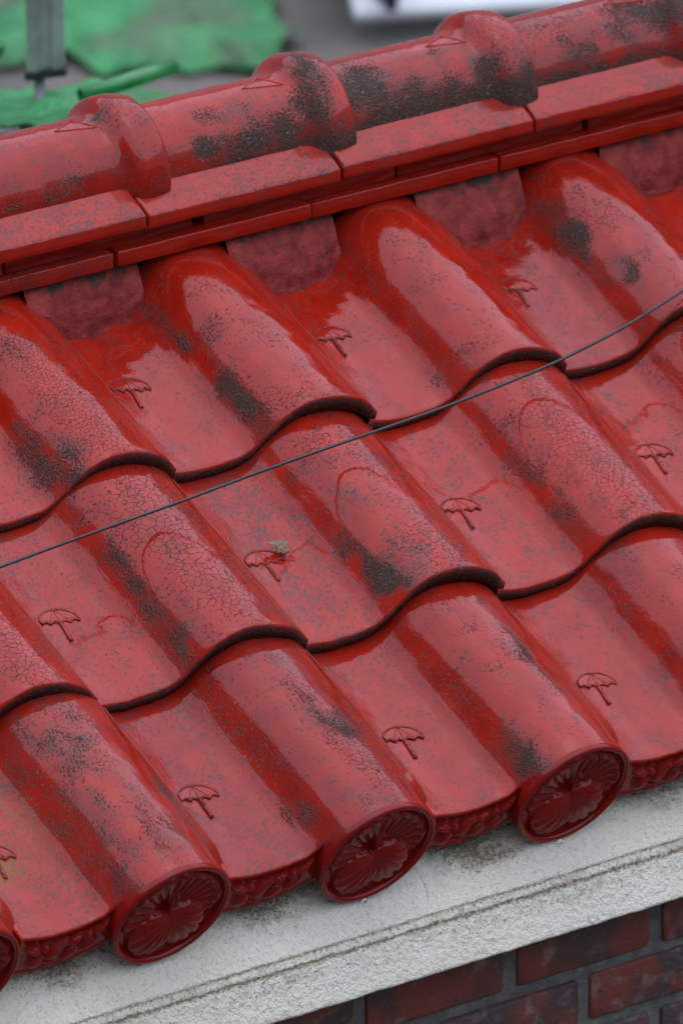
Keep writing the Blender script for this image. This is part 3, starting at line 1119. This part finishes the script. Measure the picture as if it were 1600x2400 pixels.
def drop(p, r, ln, label):
    V, F = [], []
    n, m = 12, 14
    for i in range(n + 1):
        f = i / n
        z = -ln * f
        rr = r * math.sqrt(max(0, 1 - ((f - .66) / .345) ** 2)) if f > .66 else r * (.42 + .58 * math.sin(f / .66 * math.pi / 2) ** 1.4)
        for j in range(m):
            a = 2 * math.pi * j / m
            V.append((rr * math.cos(a), rr * math.sin(a), z))
    for i in range(n):
        for j in range(m):
            j2 = (j + 1) % m
            F.append((i * m + j, (i + 1) * m + j, (i + 1) * m + j2, i * m + j2))
    F.append(tuple(range(m)))
    o = mesh_obj('water_drop', V, F, WATER, loc=p)
    tag(o, label, 'water drop', 'hanging rain drops')


drop(roof_pt(.604, .618, -.004), .0030, .0115, 'clear rain drop hanging from the top course above the cable')
drop(roof_pt(.2985, .6215, -.010), .0028, .006, 'small bright rain drop on the top course near the left edge')
drop(roof_pt(.3025 - .088, -.020, DISC_H - DISC_R * .985), .0036, .0065, 'rain drop under the middle moulded end disc')
drop(roof_pt(.596 - .088, -.020, DISC_H - DISC_R * .985), .0036, .0065, 'rain drop under the right moulded end disc')

# ------------------------------------------------------------------ background
t = NT('wet_ground')
c = t.coord(False)
gc = t.mix(t.step(t.noise(c, 2.2, 4), .35, .65), (.150, .125, .100), (.105, .094, .082))
gc = t.mix(t.step(t.noise(c, 1.1, 3), .54, .66, 0, .55), gc, (.16, .075, .05))
t.bsdf(Base_Color=gc, Roughness=t.step(t.noise(c, 3, 3), .4, .6, .35, .7), Normal=t.bump(t.mul(t.noise(c, 60, 4), .01), 1.0, 1.0))
GROUND = t.m
gv = [(-250, -250, -2.4), (250, -250, -2.4), (250, 250, -2.4), (-250, 250, -2.4)]
g = mesh_obj('ground', gv, [(0, 1, 2, 3)], GROUND, smooth=False)
g['kind'] = 'structure'

t = NT('green_sheet')
c = t.coord(False)
gcol = t.mix(t.step(t.noise(c, 6, 4), .3, .7), (.022, .16, .045), (.055, .30, .095))
gcol = t.mix(t.step(t.noise(c, 3.3, 3), .50, .68, 0, .7), gcol, (.12, .105, .075))
t.bsdf(Base_Color=gcol, Roughness=.35, IOR=1.5, Specular_IOR_Level=.25, Normal=t.bump(t.mul(t.noise(c, 24, 4), .03), 1.0, .7))
GREEN = t.m


def sheet(name, corner, eu, ev, nu, nv, fold, label, seed, ragged=.12):
    V = []
    corner, eu, ev = map(np.array, (corner, eu, ev))
    nrm = np.cross(eu, ev)
    nrm = nrm / np.linalg.norm(nrm)
    if nrm[2] < 0:
        nrm = -nrm
    for i in range(nu):
        for j in range(nv):
            u, v = i / (nu - 1), j / (nv - 1)
            u2 = u + ragged * n1(v * 3 + seed, 1.1) * (abs(2 * u - 1) ** 3)
            v2 = v + ragged * (n1(u * 4 + seed, 5.1) + .5 * n1(u * 11 + seed, 5.7)) * (abs(2 * v - 1) ** 3)
            P = corner + eu * u2 + ev * v2
            P = P + nrm * (fold * (1.3 * abs(n1(u * 4 + seed, v * 3)) + .45 * abs(n1(u * 9 + v * 6 + seed, v * 2)) + .10 * n1(u * 24 + seed, v * 9)) + .01)
            V.append(P)
    o = mesh_obj(name, V, grid_faces(nu, nv), GREEN)
    m = o.modifiers.new('thickness', 'SOLIDIFY')
    m.thickness = .004
    tag(o, label, 'tarpaulin')
    return o


# far sheet spread on the ground, near sheet draped over the staging
sheet('green_tarpaulin', (4.72, 8.18, -2.4), (.70, -.50, 0), (.38, .58, 0), 90, 70, .06, 'blurred green tarpaulin spread on the ground far behind the post', 3.0, .22)
sheet('green_tarpaulin', (1.13, 2.62, -.115), (.56, -.37, .0), (.36, .54, -.19), 80, 70, .05, 'green tarpaulin draped beneath the grey post behind the ridge', 9.0, .10)
# staging that carries the near sheet
STEEL = make_simple('galvanised_steel', (.36, .37, .36), (.24, .24, .225), 18, .5, .0006, .1)
GPAINT = make_simple('green_painted_steel', (.012, .15, .030), (.022, .24, .055), 25, .25, .0004, coat=.5)
DARKM = make_simple('dark_rubber', (.018, .020, .022), (.03, .03, .03), 60, .6)

post = empty('scaffold_post', (1.626, 2.872, -.17))
tag(post, 'grey weathered steel post with dark foot standing in green sheeting', 'post')
sec = []
for (x, y) in ((-.029, -.020), (-.012, -.024), (-.009, -.017), (.009, -.017), (.012, -.024), (.029, -.020), (.029, .020), (-.029, .020)):
    sec.append((x, y))
yaw = R(-35.1)
V, F = [], []
for z in (0.0, .25, .6, 1.2):
    for (x, y) in sec:
        V.append((x * math.cos(yaw) - y * math.sin(yaw), x * math.sin(yaw) + y * math.cos(yaw), z))
F = grid_faces(4, 8) + [(i * 8 + 7, (i + 1) * 8 + 7, (i + 1) * 8, i * 8) for i in range(3)] + [tuple(range(8)), tuple(reversed(range(24, 32)))]
mesh_obj('shaft', V, F, STEEL, post, smooth=False)
V, F = rough_box(-.033, .033, -.026, .026, -.008, .006, .002, nx=4)
mesh_obj('foot_plate', V, F, DARKM, post, rot=(0, R(-8), yaw), smooth=False)
V, F = tube([(-.012, 0, .0), (-.012, 0, -2.2)], .008, 10)
mesh_obj('screw_jack', V, F, STEEL, post)


def pipe(a, b, r, label, wall_=.004):
    a, b = np.array(a, float), np.array(b, float)
    root = empty('scaffold_tube', a)
    tag(root, label, 'scaffold tube', 'green scaffold tubes')
    V, F = tube([(0, 0, 0), tuple(b - a)], r, 18, cap=False)
    o = mesh_obj('tube_wall', V, F, GPAINT, root)
    m = o.modifiers.new('thickness', 'SOLIDIFY')
    m.thickness = wall_
    m.offset = -1
    e = (b - a) / np.linalg.norm(b - a)
    V, F = tube([tuple((b - a) - e * .012), tuple((b - a) - e * .008)], r * .95, 18)
    mesh_obj('end_plug', V, F, DARKM, root)


pipe((1.46, 2.522, -.075), (1.625, 2.512, -.058), .0125, 'short green tube with dark open end above the ridge')
pipe((1.15, 2.70, -.19), (1.62, 2.52, -.13), .015, 'green tube low behind the left end of the ridge')
pipe((1.30, 3.25, -.11), (1.585, 2.93, -.150), .011, 'green tube slanting in from the left to the post foot')

# white panel far behind the third collar
WHITE = make_simple('white_plastic', (.82, .83, .84), (.86, .87, .88), 8, .35, .0005)
NAVY = make_simple('navy_trim', (.012, .016, .05), (.02, .025, .07), 10, .4)
PALE = make_simple('pale_plastic', (.42, .47, .45), (.48, .53, .51), 6, .4)
wb = empty('white_box', (5.95, 7.82, -2.4))
tag(wb, 'blurred white box with dark blue edge on the ground behind the ridge', 'box')
V, F = rough_box(-.24, .75, -.20, .34, .0, .04, .012, nx=4)
mesh_obj('lid', V, F, WHITE, wb, rot=(R(38), 0, R(-25)), loc=(0, 0, .16))
V, F = rough_box(-.22, .80, .30, .70, .0, .30, .02, nx=4)
mesh_obj('side_panel', V, F, PALE, wb, rot=(0, 0, R(-10)))
V, F = rough_box(-.225, -.20, -.16, .32, .10, .20, .004, nx=3)
mesh_obj('edge_trim', V, F, NAVY, wb, rot=(R(14), 0, R(-10)), loc=(0, 0, .03))

# ------------------------------------------------------------------ unseen building behind the camera, added to shade the front sky
FAC = make_simple('grey_render', (.20, .20, .19), (.27, .265, .25), 3, .8, .002)
GLASS = make_simple('dark_window_glass', (.02, .024, .026), (.03, .034, .036), 4, .12)
FRAME = make_simple('window_frame', (.30, .30, .29), (.36, .36, .35), 12, .5)
bld = empty('facing_sky_blocker', (-4, -11.2, -2.4))
tag(bld, 'unseen grey rendered building with dark windows, added to block the front sky', 'building')
V, F = rough_box(-22, 22, -8, 0, 0, 6.2, .05, nx=6)
mesh_obj('blocker_facade', V, F, FAC, bld, smooth=False)
for fl in range(2):
    for c_ in range(-6, 7):
        V, F = rough_box(-.75, .75, 0, .06, 0, 1.5, .01, nx=3)
        w_ = mesh_obj('window', V, F, FRAME, bld, smooth=False, loc=(c_ * 3.2, .0, 1.0 + fl * 2.7))
        V, F = rough_box(-.68, .68, 0, .012, .07, 1.43, .004, nx=3)
        mesh_obj('pane', V, F, GLASS, w_, smooth=False, loc=(0, .055, 0))

# second unseen building, added to shade the sky on the left
nb = empty('left_sky_blocker', (-9.5, 3, -2.4))
tag(nb, 'unseen grey rendered building with few windows, added to block the left sky', 'building')
V, F = rough_box(-7, 0, -9, 11, 0, 11.0, .05, nx=4)
mesh_obj('blocker_facade', V, F, FAC, nb, smooth=False)
for fl in range(3):
    for c_ in range(-2, 3):
        V, F = rough_box(0, .06, -.6, .6, 0, 1.4, .01, nx=3)
        w_ = mesh_obj('window', V, F, FRAME, nb, smooth=False, loc=(0, 1 + c_ * 3.4, 1.3 + fl * 3.1))
        V, F = rough_box(0, .012, -.54, .54, .07, 1.33, .004, nx=3)
        mesh_obj('pane', V, F, GLASS, w_, smooth=False, loc=(.055, 0, 0))
